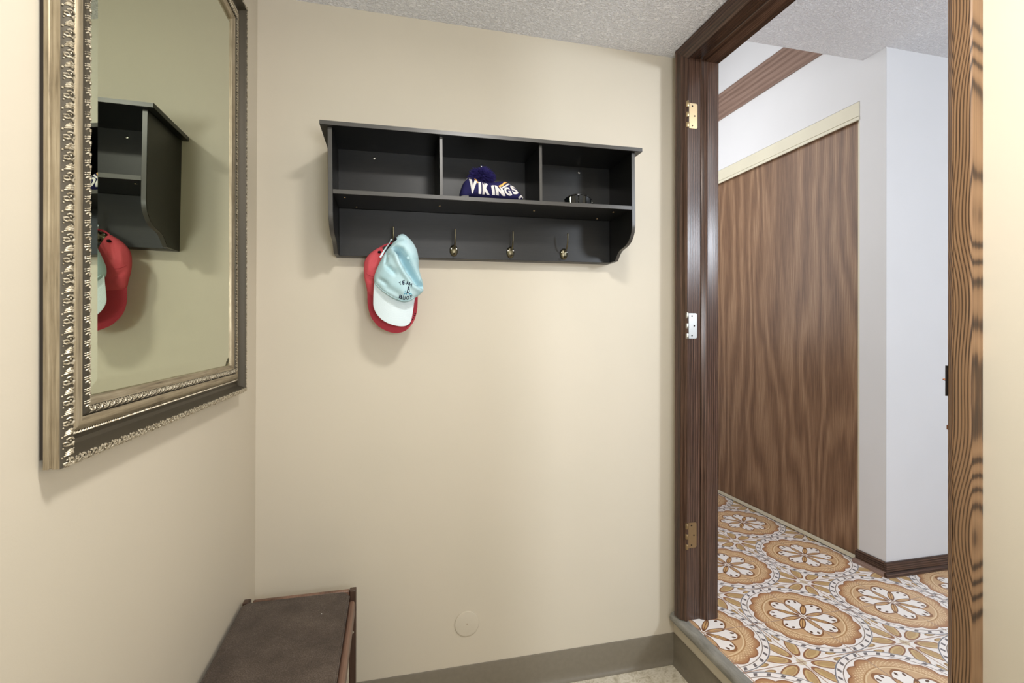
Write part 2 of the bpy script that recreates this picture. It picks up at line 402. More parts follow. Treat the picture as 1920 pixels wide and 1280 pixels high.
# vinyl cove base: room back wall and step riser
def cove(): return [(0, 0), (.013, 0), (.0125, .004), (.008, .009), (.005, .018), (.0035, .03), (.0035, .106), (.002, .109), (0, .109)]
struct('baseboard_back', MB().prism([(D-d, ZF+z) for d, z in cove()], 'X', XL, XR-.0005), 'cove', ang=50)
struct('baseboard_right', MB().prism([(XR-d, ZF+z) for d, z in cove()], 'Y', YN, D-.0005), 'cove', ang=50)
struct('baseboard_left', MB().prism([(XL+d, ZF+z) for d, z in cove()], 'Y', YN, D-.014), 'cove', ang=50)
# rounded nosing on the edge of the hall floor
pn = [(XR+.004, ZH-.028), (.990, ZH-.030)]+[(.9925-.0085*math.sin(a), ZH-.017+.0185*-math.cos(a)*.75) for a in [math.radians(t) for t in (25, 55, 90, 125, 155)]]+[(1.000, ZH+.0015), (XR+.006, ZH+.0015)]
struct('trim_1', MB().prism(pn, 'Y', .69, 1.602), 'nosing', ang=60)
# ------------------------------------------------------------------ door frame without its door
fr = sroot('door_1', (1.06, 1.12, ZH))
YA, YB = 1.540, .699        # jamb faces
ZJ = .974
def casing_prof(): return [(0, 0), (.0, .024), (.003, .0255), (.030, .021), (.0335, .017), (.0345, .0185), (.046, .009), (.049, .006), (.049, 0)]   # (distance from outer edge, thickness)
part(MB().prism([(XR-t, 1.5795-d) for d, t in casing_prof()], 'Z', ZH+.004, ZC-.001), 'casing', 'wood_z', fr, ang=25)
part(MB().prism([(XR-t, .6475+d*1.06) for d, t in casing_prof()], 'Z', ZH+.004, ZC-.001), 'casing', 'oak', fr, ang=25)
part(MB().prism([(XR-t, ZC-.001-d) for d, t in casing_prof()], 'Y', .6475, 1.5795), 'head_casing', 'wood_y', fr, ang=25)
part(MB().box(XR+.0006, XH+.006, YA, 1.562, ZH, ZJ+.012), 'jamb', 'wood_z', fr, bevel=.001)
part(MB().box(XR+.0006, XH+.006, .663, YB-.004, ZH, ZJ+.012), 'jamb', 'wood_z', fr, bevel=.001)
part(MB().box(XR+.0006, XH+.006, YB-.004, YA, ZJ, ZJ+.012), 'head_jamb', 'wood_y', fr, bevel=.001)
def stop_prof(): return [(1.064, 0), (1.066, .003), (1.082, .0125), (1.0855, .0132), (XH, .0132), (XH, 0)]
part(MB().prism([(x, YA-d) for x, d in stop_prof()], 'Z', ZH, ZJ), 'door_stop', 'wood_z', fr, ang=25)
part(MB().prism([(x, YB-.004+d) for x, d in stop_prof()], 'Z', ZH, ZJ), 'door_stop', 'wood_z', fr, ang=25)
part(MB().prism([(x, ZJ-d) for x, d in stop_prof()], 'Y', YB+.009, YA-.0132), 'head_stop', 'wood_y', fr, ang=25)
def hinge(z0, mat, lab):
    h = .0885; x0, x1, y = 1.0175, 1.0505, YA-.0022
    rc = .006; pts = [(x0, z0), (x1-rc, z0)]+[(x1-rc+rc*math.sin(a), z0+rc-rc*math.cos(a)) for a in (.5, 1.05)]+[(x1, z0+rc), (x1, z0+h-rc)]+[(x1-rc+rc*math.cos(a), z0+h-rc+rc*math.sin(a)) for a in (.5, 1.05)]+[(x1-rc, z0+h), (x0, z0+h)]
    lf = part(MB().prism(pts, 'Y', y, YA-.0002), 'hinge', mat, fr); lf['label'] = lab
    kx, ky, kr = 1.0085, YA-.0075, .0056
    for i in (0, 2, 4):
        za = z0+h*i/5; k = MB().lathe([(kr*.9, 0), (kr, .0008), (kr, h/5-.0012), (kr*.9, h/5-.0004)], (kx, ky, za), 'Z', 16)
        k.box(kx, x0+.003, y-.0006, y+.0016, za+.0006, za+h/5-.001); part(k, 'knuckle', mat, lf, ang=40)
    pin = MB().lathe([(.0021, 0), (.0021, h)], (kx, ky, z0), 'Z', 10).lathe([(.001, 0), (.0046, .0006), (.0046, .0028), (.002, .0042)], (kx, ky, z0+h), 'Z', 14)
    part(pin, 'hinge_pin', mat, lf)
    for sx, sz in ((x0+.013, .010), (x0+.022, h/2), (x0+.013, h-.010)):
        part(MB().lathe([(.0027, 0), (.0027, -.0008), (.0012, -.0004)], (sx, y, z0+sz), 'Y', 12), 'screw', 'darkmetal', lf)
hinge(.7255, 'satinbrass', 'upper hinge, brass'); hinge(-.0135, 'nickel', 'middle hinge, silver'); hinge(-.7485, 'oldbrass', 'lower hinge, tarnished brass')
sp = part(MB().prism([(1.0065, .6990), (1.030, .6990), (1.030, .7008), (1.012, .7010), (1.0085, .7018), (1.0045, .7024), (1.0042, .7010)], 'Z', -.1125, -.056), 'strike_plate', 'darkmetal', fr, ang=30)
part(MB().tube([(1.008, .7010, -.083), (1.0065, .7045, -.0825), (1.0055, .7068, -.0812)], [.0019, .002, .0017], 8), 'strike_tongue', 'copper', sp)
part(MB().box(1.0062, 1.0085, .6985, .7016, -.175, -.1665), 'screw', 'copper', fr, bevel=.0006)
# ------------------------------------------------------------------ closet door
cd = sroot('door_2', (XC+.02, 2.5, ZH))
p1 = part(MB().box(XC+.016, XC+.034, YD0+.02, 2.80, ZH+.012, ZD-.05), 'door_panel', 'closet', cd)
part(MB().box(XC+.0145, XC+.0355, YD0+.009, YD0+.021, ZH+.012, ZD-.05), 'edge_strip', 'cream', p1, bevel=.0012)
p2 = part(MB().box(XC+.044, XC+.062, 2.70, YD1-.004, ZH+.012, ZD-.05), 'door_panel', 'closet', cd)
tr = part(MB().box(XC-.003, XC+.004, YD0, YD1, ZD-.066, ZD-.002).box(XC-.001, XC+.09, YD0, YD1, ZD-.006, ZD-.002), 'top_track', 'cream', cd, bevel=.0012)
part(MB().box(XC-.005, XC+.003, YD0, YD1, ZD-.083, ZD-.068), 'track_lip', 'cream', tr, bevel=.0012)
part(MB().box(XC+.0, XC+.013, YD0, YD1, ZH+.004, ZH+.019), 'bottom_guide', 'cream', cd, bevel=.001)
part(MB().box(XC+.004, XC+.009, YD0, YD1, ZH, ZH+.005), 'guide_shadow_strip', 'darkmetal', cd)  # dark strip stands in for the shadow gap under the guide
part(MB().box(XC+.002, XC+.09, YD0, YD0+.004, ZH, ZD-.006), 'side_jamb', 'cream', cd)
# wood board along the stairwell wall
struct('trim_2', MB().box(XC-.012, XC, 1.745, YE, 1.349, 1.513), 'beam', bevel=.002)
# stained baseboards at the hall corner
def bprof(): return [(0, 0), (.0115, 0), (.0115, .046), (.009, .053), (.005, .056), (0, .056)]
def shoe(): return [(.0115, 0), (.0245, 0), (.0240, .006), (.0205, .0135), (.0155, .0175), (.0115, .0182)]
bb = struct('baseboard_hall', MB().prism([(XC-d, ZH+z) for d, z in bprof()], 'Y', YG-.0004, YD0+.010), 'wood_y', ang=30)
part(MB().prism([(XC-d, ZH+z) for d, z in shoe()], 'Y', YG-.0116, YD0+.014), 'shoe_moulding', 'beam', bb, ang=40)
part(MB().prism([(YG-d, ZH+z) for d, z in bprof()], 'X', XC-.0115, 3.2), 'skirting', 'wood_x', bb, ang=30)
part(MB().prism([(YG-d, ZH+z) for d, z in shoe()], 'X', XC-.0245, 3.2), 'shoe_moulding', 'wood_x', bb, ang=40)
# round blank cover low on the back wall
K = D/1.605
cv = thing('wall_plate', 'round beige blank cover plate low on the back wall', 'wall plate', (.249, D, -.952))
part(MB().lathe([(.0402, 0), (.0405, -.0026), (.0395, -.0042), (.0365, -.0048), (.0, -.0050)][:4]+[(.001, -.0050)], (.249, D, -.952), 'Y', 64), 'plate', 'wall', cv, ang=40)
part(MB().lathe([(.0016, 0), (.0014, -.0008), (.0004, -.0010)], (.249, D-.005, -.952), 'Y', 10), 'screw', 'oldbrass', cv)
# ------------------------------------------------------------------ wall mirror
MW, MH = .738, .992
mr = thing('wall_mirror', 'large wall mirror in a carved champagne frame on the left wall', 'mirror', (XL, .675, -.1565), rot=(.0068, 0, 0))
SIDE = [(0, .006), (0, .0105), (.0012, .0115), (.0012, .0135), (0, .0145), (0, .022)]
BANDS = [(SIDE, 0), ([(0, .022), (.001, .0235), (.004, .027), (.008, .0295), (.012, .029), (.0135, .026)], 1),
         ([(.0135, .026), (.016, .018), (.020, .0125), (.025, .0105), (.030, .0115), (.034, .0135), (.0355, .0135)], 1),
         ([(.0355, .0135), (.038, .0165), (.043, .0190), (.049, .0190), (.052, .0175)], 0),
         ([(.052, .0175), (.0525, .0155), (.0545, .0155), (.0555, .0195), (.0595, .0215), (.0635, .0195), (.064, .017)], 1),
         ([(.064, .017), (.073, .0125), (.074, .008)], 0)]
def mpt(side, t, w_, h):       # a point of the frame: side, distance along it, inset, height off the wall
    y, z = {0: (w_, t), 1: (MW-w_, t), 2: (t, w_), 3: (t, MH-w_)}[side]
    return (XL+h, .675+y, -.1565+z)
RAIL = []
for sd, nm in ((0, 'frame_stile'), (1, 'frame_stile'), (2, 'frame_rail'), (3, 'frame_rail')):
    L = MH if sd < 2 else MW
    b = MB(); idx = []
    for prof, mi in BANDS:
        v = []; n = len(prof)
        for (w_, h) in prof: v += [mpt(sd, w_, w_, h), mpt(sd, L-w_, w_, h)]
        f = [(2*i, 2*i+1, 2*i+3, 2*i+2) for i in range(n-1)]
        b.add(v, f); idx += [mi]*len(f)
    v = [mpt(sd, 0, 0, .006), mpt(sd, L, 0, .006), mpt(sd, L-.074, .074, .006), mpt(sd, .074, .074, .006), mpt(sd, .074, .074, .008), mpt(sd, L-.074, .074, .008)]
    b.add(v, [(0, 3, 2, 1), (3, 4, 5, 2)]); idx += [1, 1]
    o = part(b, nm, 'frame_z' if sd < 2 else 'frame_y', mr, ang=28)
    o.data.materials.append(M['patina']); o.data.polygons.foreach_set('material_index', idx); RAIL.append(o)
CP = {0: [(0, .0224), (.001, .0235), (.004, .027), (.008, .0295), (.012, .029), (.0133, .0265)], 1: [(.0548, .0165), (.0555, .0195), (.0595, .0215), (.0635, .0195), (.0638, .0175)]}
def carve_pts(sd, t, c, lift, kind):
    P = CP[kind]; L = [math.dist(P[i], P[i+1]) for i in range(len(P)-1)]; u = (c*.88+1)/2*sum(L)
    for i, l in enumerate(L):
        if u <= l or i == len(L)-1: break
        u -= l
    k = u/L[i]; w_ = P[i][0]+(P[i+1][0]-P[i][0])*k; h = P[i][1]+(P[i+1][1]-P[i][1])*k
    nx, nh = -(P[i+1][1]-P[i][1])/L[i], (P[i+1][0]-P[i][0])/L[i]
    return mpt(sd, t, w_+nx*lift, h+nh*lift)
for sd in range(4):
    L = MH if sd < 2 else MW
    b = MB(); n = round(L/.0236); p = L/n
    for i in range(n):
        t0 = i*p
        if t0 < .002 or t0+p > L-.001: pass
        P = lambda s, c, lf=.0006: carve_pts(sd, min(max(t0+s*p, .004), L-.004), c, lf, 0)
        b.tube([P(.30+.17*math.cos(a), .1+.62*math.sin(a)) for a in [math.radians(q) for q in (-60, -20, 20, 60, 100, 140, 180, 215)]], [.0007, .001, .0012, .0013, .0013, .0012, .001, .0008], 5)
        for k in range(3): b.tube([P(.58+k*.085, -.75+.1*k), P(.66+k*.085, -.1), P(.70+k*.085, .7-.12*k)], [.0006, .0012, .0007], 5)
        b.tube([P(.17+.1*math.cos(a), -.42+.42*math.sin(a)) for a in [math.radians(q) for q in (120, 180, 240, 300, 360, 410)]], [.0006, .0009, .0011, .0011, .0009, .0006], 5)
        b.tube([P(.82+.09*math.cos(a), .12+.40*math.sin(a)) for a in [math.radians(q) for q in (-60, 0, 60, 120, 180, 230)]], [.0006, .0009, .001, .001, .0008, .0006], 5)
        b.tube([P(.02, .85), P(.10, .5), P(.14, .0), P(.10, -.5)], [.0007, .0011, .001, .0007], 5)
        b.ball(P(.52, -.92), .0013, 6, 4); b.ball(P(.33, .05), .0012, 6, 4); b.ball(P(.92, .7), .0009, 6, 4); b.ball(P(.97, -.8), .001, 6, 4)
    part(b, 'carved_border', 'carved', RAIL[sd], ang=60, recalc=False)
    b = MB(); n = round((L-.118)/.0150); p = (L-.118)/n
    for i in range(n):
        P = lambda s, c, lf=.0004: carve_pts(sd, .059+(i+s)*p, c, lf, 1)
        b.tube([P(.25+.2*math.cos(a), .0+.75*math.sin(a)) for a in [math.radians(q) for q in (-80, -30, 20, 70, 120, 170)]], [.0006, .0010, .0011, .0011, .0009, .0006], 5)
        b.tube([P(.55, -.9), P(.66, 0), P(.85, .85)], [.0005, .0011, .0006], 5); b.tube([P(.72, -.9), P(.82, 0), P(.98, .7)], [.0005, .001, .0006], 5)
        b.ball(P(.26, 0), .0014, 6, 4)
    part(b, 'inner_carving', 'carved', RAIL[sd], ang=60, recalc=False)
    b = MB(); n = round((L-.066)/.0058); p = (L-.066)/n
    for i in range(n):
        a0 = .033+i*p; b.tube([mpt(sd, a0+.0008, .0318, .0128), mpt(sd, a0+.0026, .0335, .0146), mpt(sd, a0+.0044, .0352, .0142)], [.0006, .0014, .0006], 5)
    part(b, 'beading', 'carved', RAIL[sd], ang=60, recalc=False)
b = MB(); i0, i1 = .0725, .0945
c0 = [mpt(2, i0, i0, .0085), mpt(2, MW-i0, i0, .0085), mpt(2, MW-i0, MH-i0, .0085), mpt(2, i0, MH-i0, .0085)]
c1 = [mpt(2, i1, i1, .0124), mpt(2, MW-i1, i1, .0124), mpt(2, MW-i1, MH-i1, .0124), mpt(2, i1, MH-i1, .0124)]
cb = [(p[0]-.003, p[1], p[2]) for p in c0]
b.add(c0+c1+cb, [(4, 5, 6, 7)]+[(i, (i+1) % 4, 4+(i+1) % 4, 4+i) for i in range(4)]+[(i, 8+i, 8+(i+1) % 4, (i+1) % 4) for i in range(4)]+[(11, 10, 9, 8)])
part(b, 'mirror_glass', 'mirror', mr, ang=1)
part(MB().box(XL+.0005, XL+.0062, .679, .675+MW-.01, -.146, .82), 'backing_board', 'backing', mr)
# ------------------------------------------------------------------ coat shelf
SX, SY, SZ = .2927, D, .2407
sh = thing('coat_shelf', 'black wall shelf with three cubbies above a row of coat hooks', 'wall shelf', (SX, SY, SZ), rot=(0, -.0128, 0))
def sb(x0, x1, y0, y1, z0, z1): return MB().box(SX+x0, SX+x1, SY+y0, SY+y1, SZ+z0, SZ+z1)
q = part(sb(-.473, .473, -.222, -.0005, .3215, .334), 'top_board', 'black', sh, bevel=.0012)
part(sb(-.472, .472, -.2228, -.2216, .3223, .3332), 'lit_edge', 'edge', q)  # thin front strip, its lighter colour imitates light on the board edge
sp_ = [(-.207, .3215), (-.207, .10), (-.2058, .0885), (-.2018, .0735), (-.194, .061), (-.182, .0495), (-.168, .0415), (-.150, .0362), (-.128, .0322), (-.113, .0275), (-.1, .0185), (-.090, .0085), (-.0815, 0), (-.0005, 0), (-.0005, .3215)]
for x0 in (-.4545, .4423):
    q = part(MB().prism([(SY+y, SZ+z) for y, z in sp_], 'X', SX+x0, SX+x0+.0122), 'side_panel', 'black', sh, bevel=.001, ang=30)
    E_ = sp_[:13]; part(MB().prism([(SY+y-.0007, SZ+z-(.0004 if z < .1 else .0012)) for y, z in E_]+[(SY+y+.0004, SZ+z+.0004) for y, z in E_[::-1]], 'X', SX+x0+.0008, SX+x0+.0114), 'lit_edge', 'edge', q, ang=30)
q = part(sb(-.4423, .4423, -.206, -.0455, .1435, .156), 'shelf_board', 'black', sh, bevel=.001)
part(sb(-.4421, .4421, -.2067, -.2056, .1442, .1553), 'lit_edge', 'edge', q)
for x0 in (-.155, .1412):
    q = part(sb(x0, x0+.0095, -.2050, -.0455, .156, .3215), 'divider', 'black', sh, bevel=.0008)
    part(sb(x0+.0006, x0+.0089, -.2058, -.2046, .1562, .3213), 'lit_edge', 'edge', q)
part(sb(-.4423, .4423, -.0455, -.0335, .1435, .3215), 'back_panel', 'black', sh)
part(sb(-.4423, .4423, -.0455, -.0005, .0, .1435), 'hook_rail', 'black', sh, bevel=.001)
for x, z in ((-.338, .3035), (-.004, .3042), (.332, .3055)):
    q = part(MB().lathe([(.0042, 0), (.0042, -.0012), (.0030, -.0022), (.0011, -.0024)], (SX+x, SY-.0455, SZ+z-.002), 'Y', 16), 'screw', 'steel', sh)
    part(MB().lathe([(.0016, 0), (.0012, -.0003)], (SX+x, SY-.0478, SZ+z-.002), 'Y', 8), 'screw_slot', 'darkmetal', q)
for x, y in ((-.415, -.17), (-.39, -.07), (-.148, -.13), (.146, -.13), (.40, -.165), (.385, -.07)):
    part(MB().lathe([(.0036, 0), (.0034, -.0009), (.001, -.0011)], (SX+x, SY+y, SZ+.1435), 'Z', 12), 'screw', 'oldbrass', sh)
def coat_hook(x):
    z = .0258; y = -.0455
    b = MB(); n = 28
    prof = [(1, 0), (1, .0022), (.93, .0042), (.78, .0060), (.55, .0078), (.25, .0088), (.02, .0090)]
    v = []
    for s, d in prof:
        for k in range(n):
            a = 2*math.pi*k/n; v.append((SX+x+.0132*s*math.cos(a), SY+y-d, SZ+z+.0182*s*math.sin(a)*(1 if math.sin(a) > 0 else 1.06)))
    b.add(v, [(i*n+k, i*n+(k+1) % n, (i+1)*n+(k+1) % n, (i+1)*n+k) for i in range(len(prof)-1) for k in range(n)]+[tuple(range(n))[::-1], tuple((len(prof)-1)*n+k for k in range(n))])
    for k in range(7):
        a = math.radians(200+k*23); b.tube([(SX+x+.003*math.cos(a), SY+y-.0085, SZ+z+.003*math.sin(a)), (SX+x+.0105*math.cos(a), SY+y-.0052, SZ+z+.0145*math.sin(a))], [.0006, .0012], 5)
    hk = part(b, 'coat_hook', 'brass', sh, ang=40)
    pr = [(0, .0075, .006), (0, .018, .007), (0, .029, .013), (0, .0365, .024), (0, .040, .038), (0, .0408, .050), (0, .0412, .0575)]
    part(MB().tube([(SX+x+a, SY+y-d, SZ+z+q) for a, d, q in pr], [.0032, .0028, .0026, .0025, .0024, .0024, .0026], 8).ball((SX+x, SY+y-.0412, SZ+z+.0585), .0030, 10, 6), 'prong', 'brass', hk, ang=60)
    lo = [(0, .0075, -.010), (0, .014, -.016), (0, .019, -.0165), (0, .022, -.0125)]
    part(MB().tube([(SX+x+a, SY+y-d, SZ+z+q) for a, d, q in lo], [.0026, .0022, .0022, .0024], 8), 'lower_prong', 'brass', hk, ang=60)
    for sx in (-1, 1):
        part(MB().lathe([(.0024, 0), (.0022, -.0012), (.0006, -.0017)], (SX+x+sx*.0082, SY+y-.0056, SZ+z+.0045), 'Y', 10), 'screw', 'steel', hk)
for x in (-.283, -.0963, .0891, .2737): coat_hook(x)
# ------------------------------------------------------------------ soft goods built as closed volumes over a smooth outline
def smooth_loop(P, per=5):
    n = len(P); out = []
    for i in range(n):
        p0, p1, p2, p3 = P[i-1], P[i], P[(i+1) % n], P[(i+2) % n]
        for k in range(per):
            t = k/per; t2 = t*t; t3 = t2*t
            out.append(tuple(.5*(2*p1[j]+(p2[j]-p0[j])*t+(2*p0[j]-5*p1[j]+4*p2[j]-p3[j])*t2+(3*p1[j]-p0[j]-3*p2[j]+p3[j])*t3) for j in (0, 1)))
    return out
def smooth_path(P, per=5):
    Q = [P[0]]+list(P)+[P[-1]]; out = []
    for i in range(1, len(Q)-2):
        for k in range(per):
            t = k/per; out.append(tuple(.5*(2*Q[i][j]+(Q[i+1][j]-Q[i-1][j])*t+(2*Q[i-1][j]-5*Q[i][j]+4*Q[i+1][j]-Q[i+2][j])*t*t+(3*Q[i][j]-Q[i-1][j]-3*Q[i+1][j]+Q[i+2][j])*t**3) for j in range(3)))
    return out+[P[-1]]
class Blob:
    def __init__(s, outline, c, Y, hf, hb, n=120, m=34):
        L = smooth_loop(outline); s.c = c; s.Y = Y; s.hf = hf; s.hb = hb; s.n = n; s.m = m
        pol = sorted((math.atan2(p[1]-c[1], p[0]-c[0]), math.hypot(p[0]-c[0], p[1]-c[1])) for p in L); s.pol = pol
    def R(s, a):
        a = math.atan2(math.sin(a), math.cos(a)); P = s.pol; n = len(P)
        lo, hi = -1, n
        for i in range(n):
            if P[i][0] > a: hi = i; break
        i1 = hi % n; i0 = (hi-1) % n; a0, r0 = P[i0]; a1, r1 = P[i1]
        if a0 > a: a0 -= 2*math.pi
        if a1 < a: a1 += 2*math.pi
        t = (a-a0)/max(1e-6, a1-a0); return r0+(r1-r0)*t
    def front(s, x, z, off=0):
        dx, dz = x-s.c[0], z-s.c[1]; d = math.hypot(dx, dz); r = min(1, d/max(1e-6, s.R(math.atan2(dz, dx))))
        return (x, s.Y-s.hf(x, z, r)-off, z)
    def mesh(s):
        v = [s.front(*s.c)]; n, m = s.n, s.m
        ang = [2*math.pi*k/n for k in range(n)]; RR = [s.R(a) for a in ang]
        rad = [math.sin((i+1)/m*math.pi/2) for i in range(m)]
        for r in rad:
            for k in range(n):
                x, z = s.c[0]+r*RR[k]*math.cos(ang[k]), s.c[1]+r*RR[k]*math.sin(ang[k]); v.append((x, s.Y-s.hf(x, z, r), z))
        mb = 8; back = [math.cos((i+1)/mb*math.pi/2) for i in range(mb-1)]
        for r in back:
            for k in range(n):
                x, z = s.c[0]+r*RR[k]*math.cos(ang[k]), s.c[1]+r*RR[k]*math.sin(ang[k]); v.append((x, s.Y+s.hb(x, z, r), z))
        v.append((s.c[0], s.Y+s.hb(s.c[0], s.c[1], 0), s.c[1])); e = len(v)-1
        T = m+mb-1
        f = [(0, 1+(k+1) % n, 1+k) for k in range(n)]+[(1+i*n+k, 1+i*n+(k+1) % n, 1+(i+1)*n+(k+1) % n, 1+(i+1)*n+k) for i in range(T-1) for k in range(n)]
        f += [(1+(T-1)*n+k, 1+(T-1)*n+(k+1) % n, e) for k in range(n)]
        return MB().add(v, f)
def seg(x, z, a, b):           # along / signed across a segment a-b
    dx, dz = b[0]-a[0], b[1]-a[1]; L = math.hypot(dx, dz); t = ((x-a[0])*dx+(z-a[1])*dz)/L; d = (-(x-a[0])*dz+(z-a[1])*dx)/L
    return t/L, d, L
def g(x): return math.exp(-x*x)
def window(t, soft=.18): return max(0, min(1, t/soft))*max(0, min(1, (1-t)/soft)) if 0 < t < 1 else 0
def groove(x, z, a, b, depth, wd, skew=1.0):
    t, d, L = seg(x, z, a, b); s_ = wd if d > 0 else wd*skew
    return -depth*g(d/s_)*window(t, .3)
def glyph(ch, fat=.025):
    cu = bpy.data.curves.new('glyph', 'FONT'); cu.body = ch; cu.size = 1; cu.offset = fat
    ob = bpy.data.objects.new('glyph', cu); COL.objects.link(ob)
    dg = bpy.context.evaluated_depsgraph_get(); me = ob.evaluated_get(dg).to_mesh()
    import bmesh
    bm = bmesh.new(); bm.from_mesh(me); bmesh.ops.triangulate(bm, faces=bm.faces); bmesh.ops.subdivide_edges(bm, edges=bm.edges, cuts=3, use_grid_fill=True)
    bm.verts.index_update()
    v = [(q.co.x, q.co.y) for q in bm.verts]; f = [tuple(q.index for q in p.verts) for p in bm.faces]
    bm.free(); ob.evaluated_get(dg).to_mesh_clear(); bpy.data.objects.remove(ob); bpy.data.curves.remove(cu)
    x0, x1 = min(p[0] for p in v), max(p[0] for p in v); y0, y1 = min(p[1] for p in v), max(p[1] for p in v)
    return [((p[0]-x0)/(x1-x0), (p[1]-y0)/(y1-y0)) for p in v], f
def letter(mb, blob, ch, TL, TR, BL, BR, off=.0006, fat=.028):
    v, f = glyph(ch, fat); out = []
    for (s, t) in v:
        x = (BL[0]*(1-s)+BR[0]*s)*(1-t)+(TL[0]*(1-s)+TR[0]*s)*t; z = (BL[1]*(1-s)+BR[1]*s)*(1-t)+(TL[1]*(1-s)+TR[1]*s)*t
        out.append(blob.front(x, z, off))
    n = len(out); low = [(p[0], p[1]+off+.0008, p[2]) for p in out]
    mb.add(out+low, f+[tuple(i+n for i in q[::-1]) for q in f])
def stripe(mb, blob, path, wd, off=.0006):
    P = []
    for i in range(len(path)-1):
        for k in range(6): t = k/6; P.append((path[i][0]*(1-t)+path[i+1][0]*t, path[i][1]*(1-t)+path[i+1][1]*t))
    P.append(path[-1]); v = []; K_ = 4
    for i, p in enumerate(P):
        a, b = P[max(i-1, 0)], P[min(i+1, len(P)-1)]; dx, dz = b[0]-a[0], b[1]-a[1]; L = math.hypot(dx, dz) or 1; nx, nz = -dz/L, dx/L
        for k in range(K_+1):
            s_ = (k/K_-.5)*wd; v.append(blob.front(p[0]+nx*s_, p[1]+nz*s_, off))
    n = len(v); w_ = K_+1
    f = [(i*w_+k, i*w_+k+1, (i+1)*w_+k+1, (i+1)*w_+k) for i in range(len(P)-1) for k in range(K_)]
    mb.add(v+[(p[0], p[1]+off+.0008, p[2]) for p in v], f+[tuple(j+n for j in q[::-1]) for q in f])
# ---- red cap (behind)
def dome(r, p=.5): return max(0, 1-r*r)**p
RY = 1.54
rc_out = [(-0.0248, 0.2608), (-0.0357, 0.2572), (-0.0495, 0.2485), (-0.0633, 0.2352), (-0.0740, 0.2172), (-0.0769, 0.1948), (-0.0753, 0.1678), (-0.0691, 0.1408), (-0.0644, 0.1202), (-0.0490, 0.1110), (-0.0180, 0.0956), (0.0212, 0.0866), (0.0576, 0.0969), (0.0735, 0.1201), (0.0638, 0.1427), (0.0414, 0.1648), (0.0161, 0.1851), (-0.0028, 0.2054), (-0.0123, 0.2340)]
def r_h(x, z, r):
    h = .030*dome(r, .45)
    h += groove(x, z, (-0.0310, 0.2525), (-0.0447, 0.1927), .007, .006)+groove(x, z, (-0.0587, 0.2354), (-0.0646, 0.1681), -.004, .006)+groove(x, z, (-0.0707, 0.1679), (-0.0306, 0.1370), .004, .005)
    return h
rb = Blob(rc_out, (0.0020, 0.1782), RY, r_h, lambda x, z, r: .022*dome(r, .5))
cap1 = thing('baseball_cap', 'red baseball cap hanging behind the aqua cap on the first hook', 'cap', ((0.0057, 0.0089)[0], RY, (0.0058, 0.0024)[1]), group='caps on the first hook')
part(rb.mesh(), 'crown', 'red', cap1, ang=80)
M['redbrim'] = brimmat('stitched_red_brim', (180, 66, 77), (166, 56, 68), 0, .17, 1900)
rbr = [(-0.0645, 0.1362), (-0.0659, 0.1042), (-0.0643, 0.0803), (-0.0581, 0.0565), (-0.0488, 0.0390), (-0.0333, 0.0215), (-0.0146, 0.0104), (0.0058, 0.0032), (0.0262, 0.0025), (0.0452, 0.0091), (0.0594, 0.0221), (0.0721, 0.0418), (0.0793, 0.0663), (0.0816, 0.0909), (0.0799, 0.1202), (0.0575, 0.1132), (0.0211, 0.1027), (-0.0181, 0.1116), (-0.0460, 0.1270)]
xm = (0.0071, 0.0734)[0]
def rb_y(x, z): return .020*(1-((x-xm)/.075)**2)-.010*(((0.0069, 0.1218)[1]-z)/.1)
rbl = Blob(rbr, (0.0071, 0.0605), RY, lambda x, z, r: rb_y(x, z)+.0016*dome(r, .15), lambda x, z, r: -rb_y(x, z)+.0016*dome(r, .15))
vis = part(rbl.mesh(), 'brim', 'redbrim', cap1, ang=60)
b = MB()
for k in range(9):
    t = k/8; a = (0.0483, 0.0204); e = (0.0753, 0.0614); x = a[0]+(e[0]-a[0])*t+.0022*math.sin(t*math.pi); z = a[1]+(e[1]-a[1])*t-.0030*math.sin(t*math.pi)
    if k == 4: continue
    stripe(b, rbl, [(x-.0022, z+.0016), (x+.0012, z-.0012)], .0022+.0006*(k % 3), .0004)
    if k % 2: stripe(b, rbl, [(x-.001, z-.0012), (x+.0016, z+.0012)], .0014, .0004)
part(b, 'embroidery', 'blackthread', vis, ang=80)
b = MB()
b.ball((-0.0310, RY-.0165, 0.2429), .0052, 12, 8, (1.1, .8, .75)); b.ball((-0.0250, RY-.0155, 0.2369), .0032, 10, 6)
part(b, 'snap_closure', 'blackthread', cap1, ang=60)  # dark flattened balls for the snap closure
b = MB().tube([rb.front(*p, .0003) for p in [(-0.0708, 0.1807), (-0.0646, 0.1745), (-0.0554, 0.1700), (-0.0462, 0.1686)]], .0007, 6)
part(b, 'seam', 'redbrim', cap1, ang=60)
b = MB().tube(smooth_path([(-.034, 1.530, .248), (-.026, 1.538, .260), (-.012, 1.549, .270), (.001, 1.5545, .2755), (.0102, 1.5560, .277), (.0185, 1.554, .276), (.027, 1.542, .268), (.030, 1.53, .25)]), .0008, 8, True, 3.2)
part(b, 'strap', 'redbrim', cap1, ang=60)
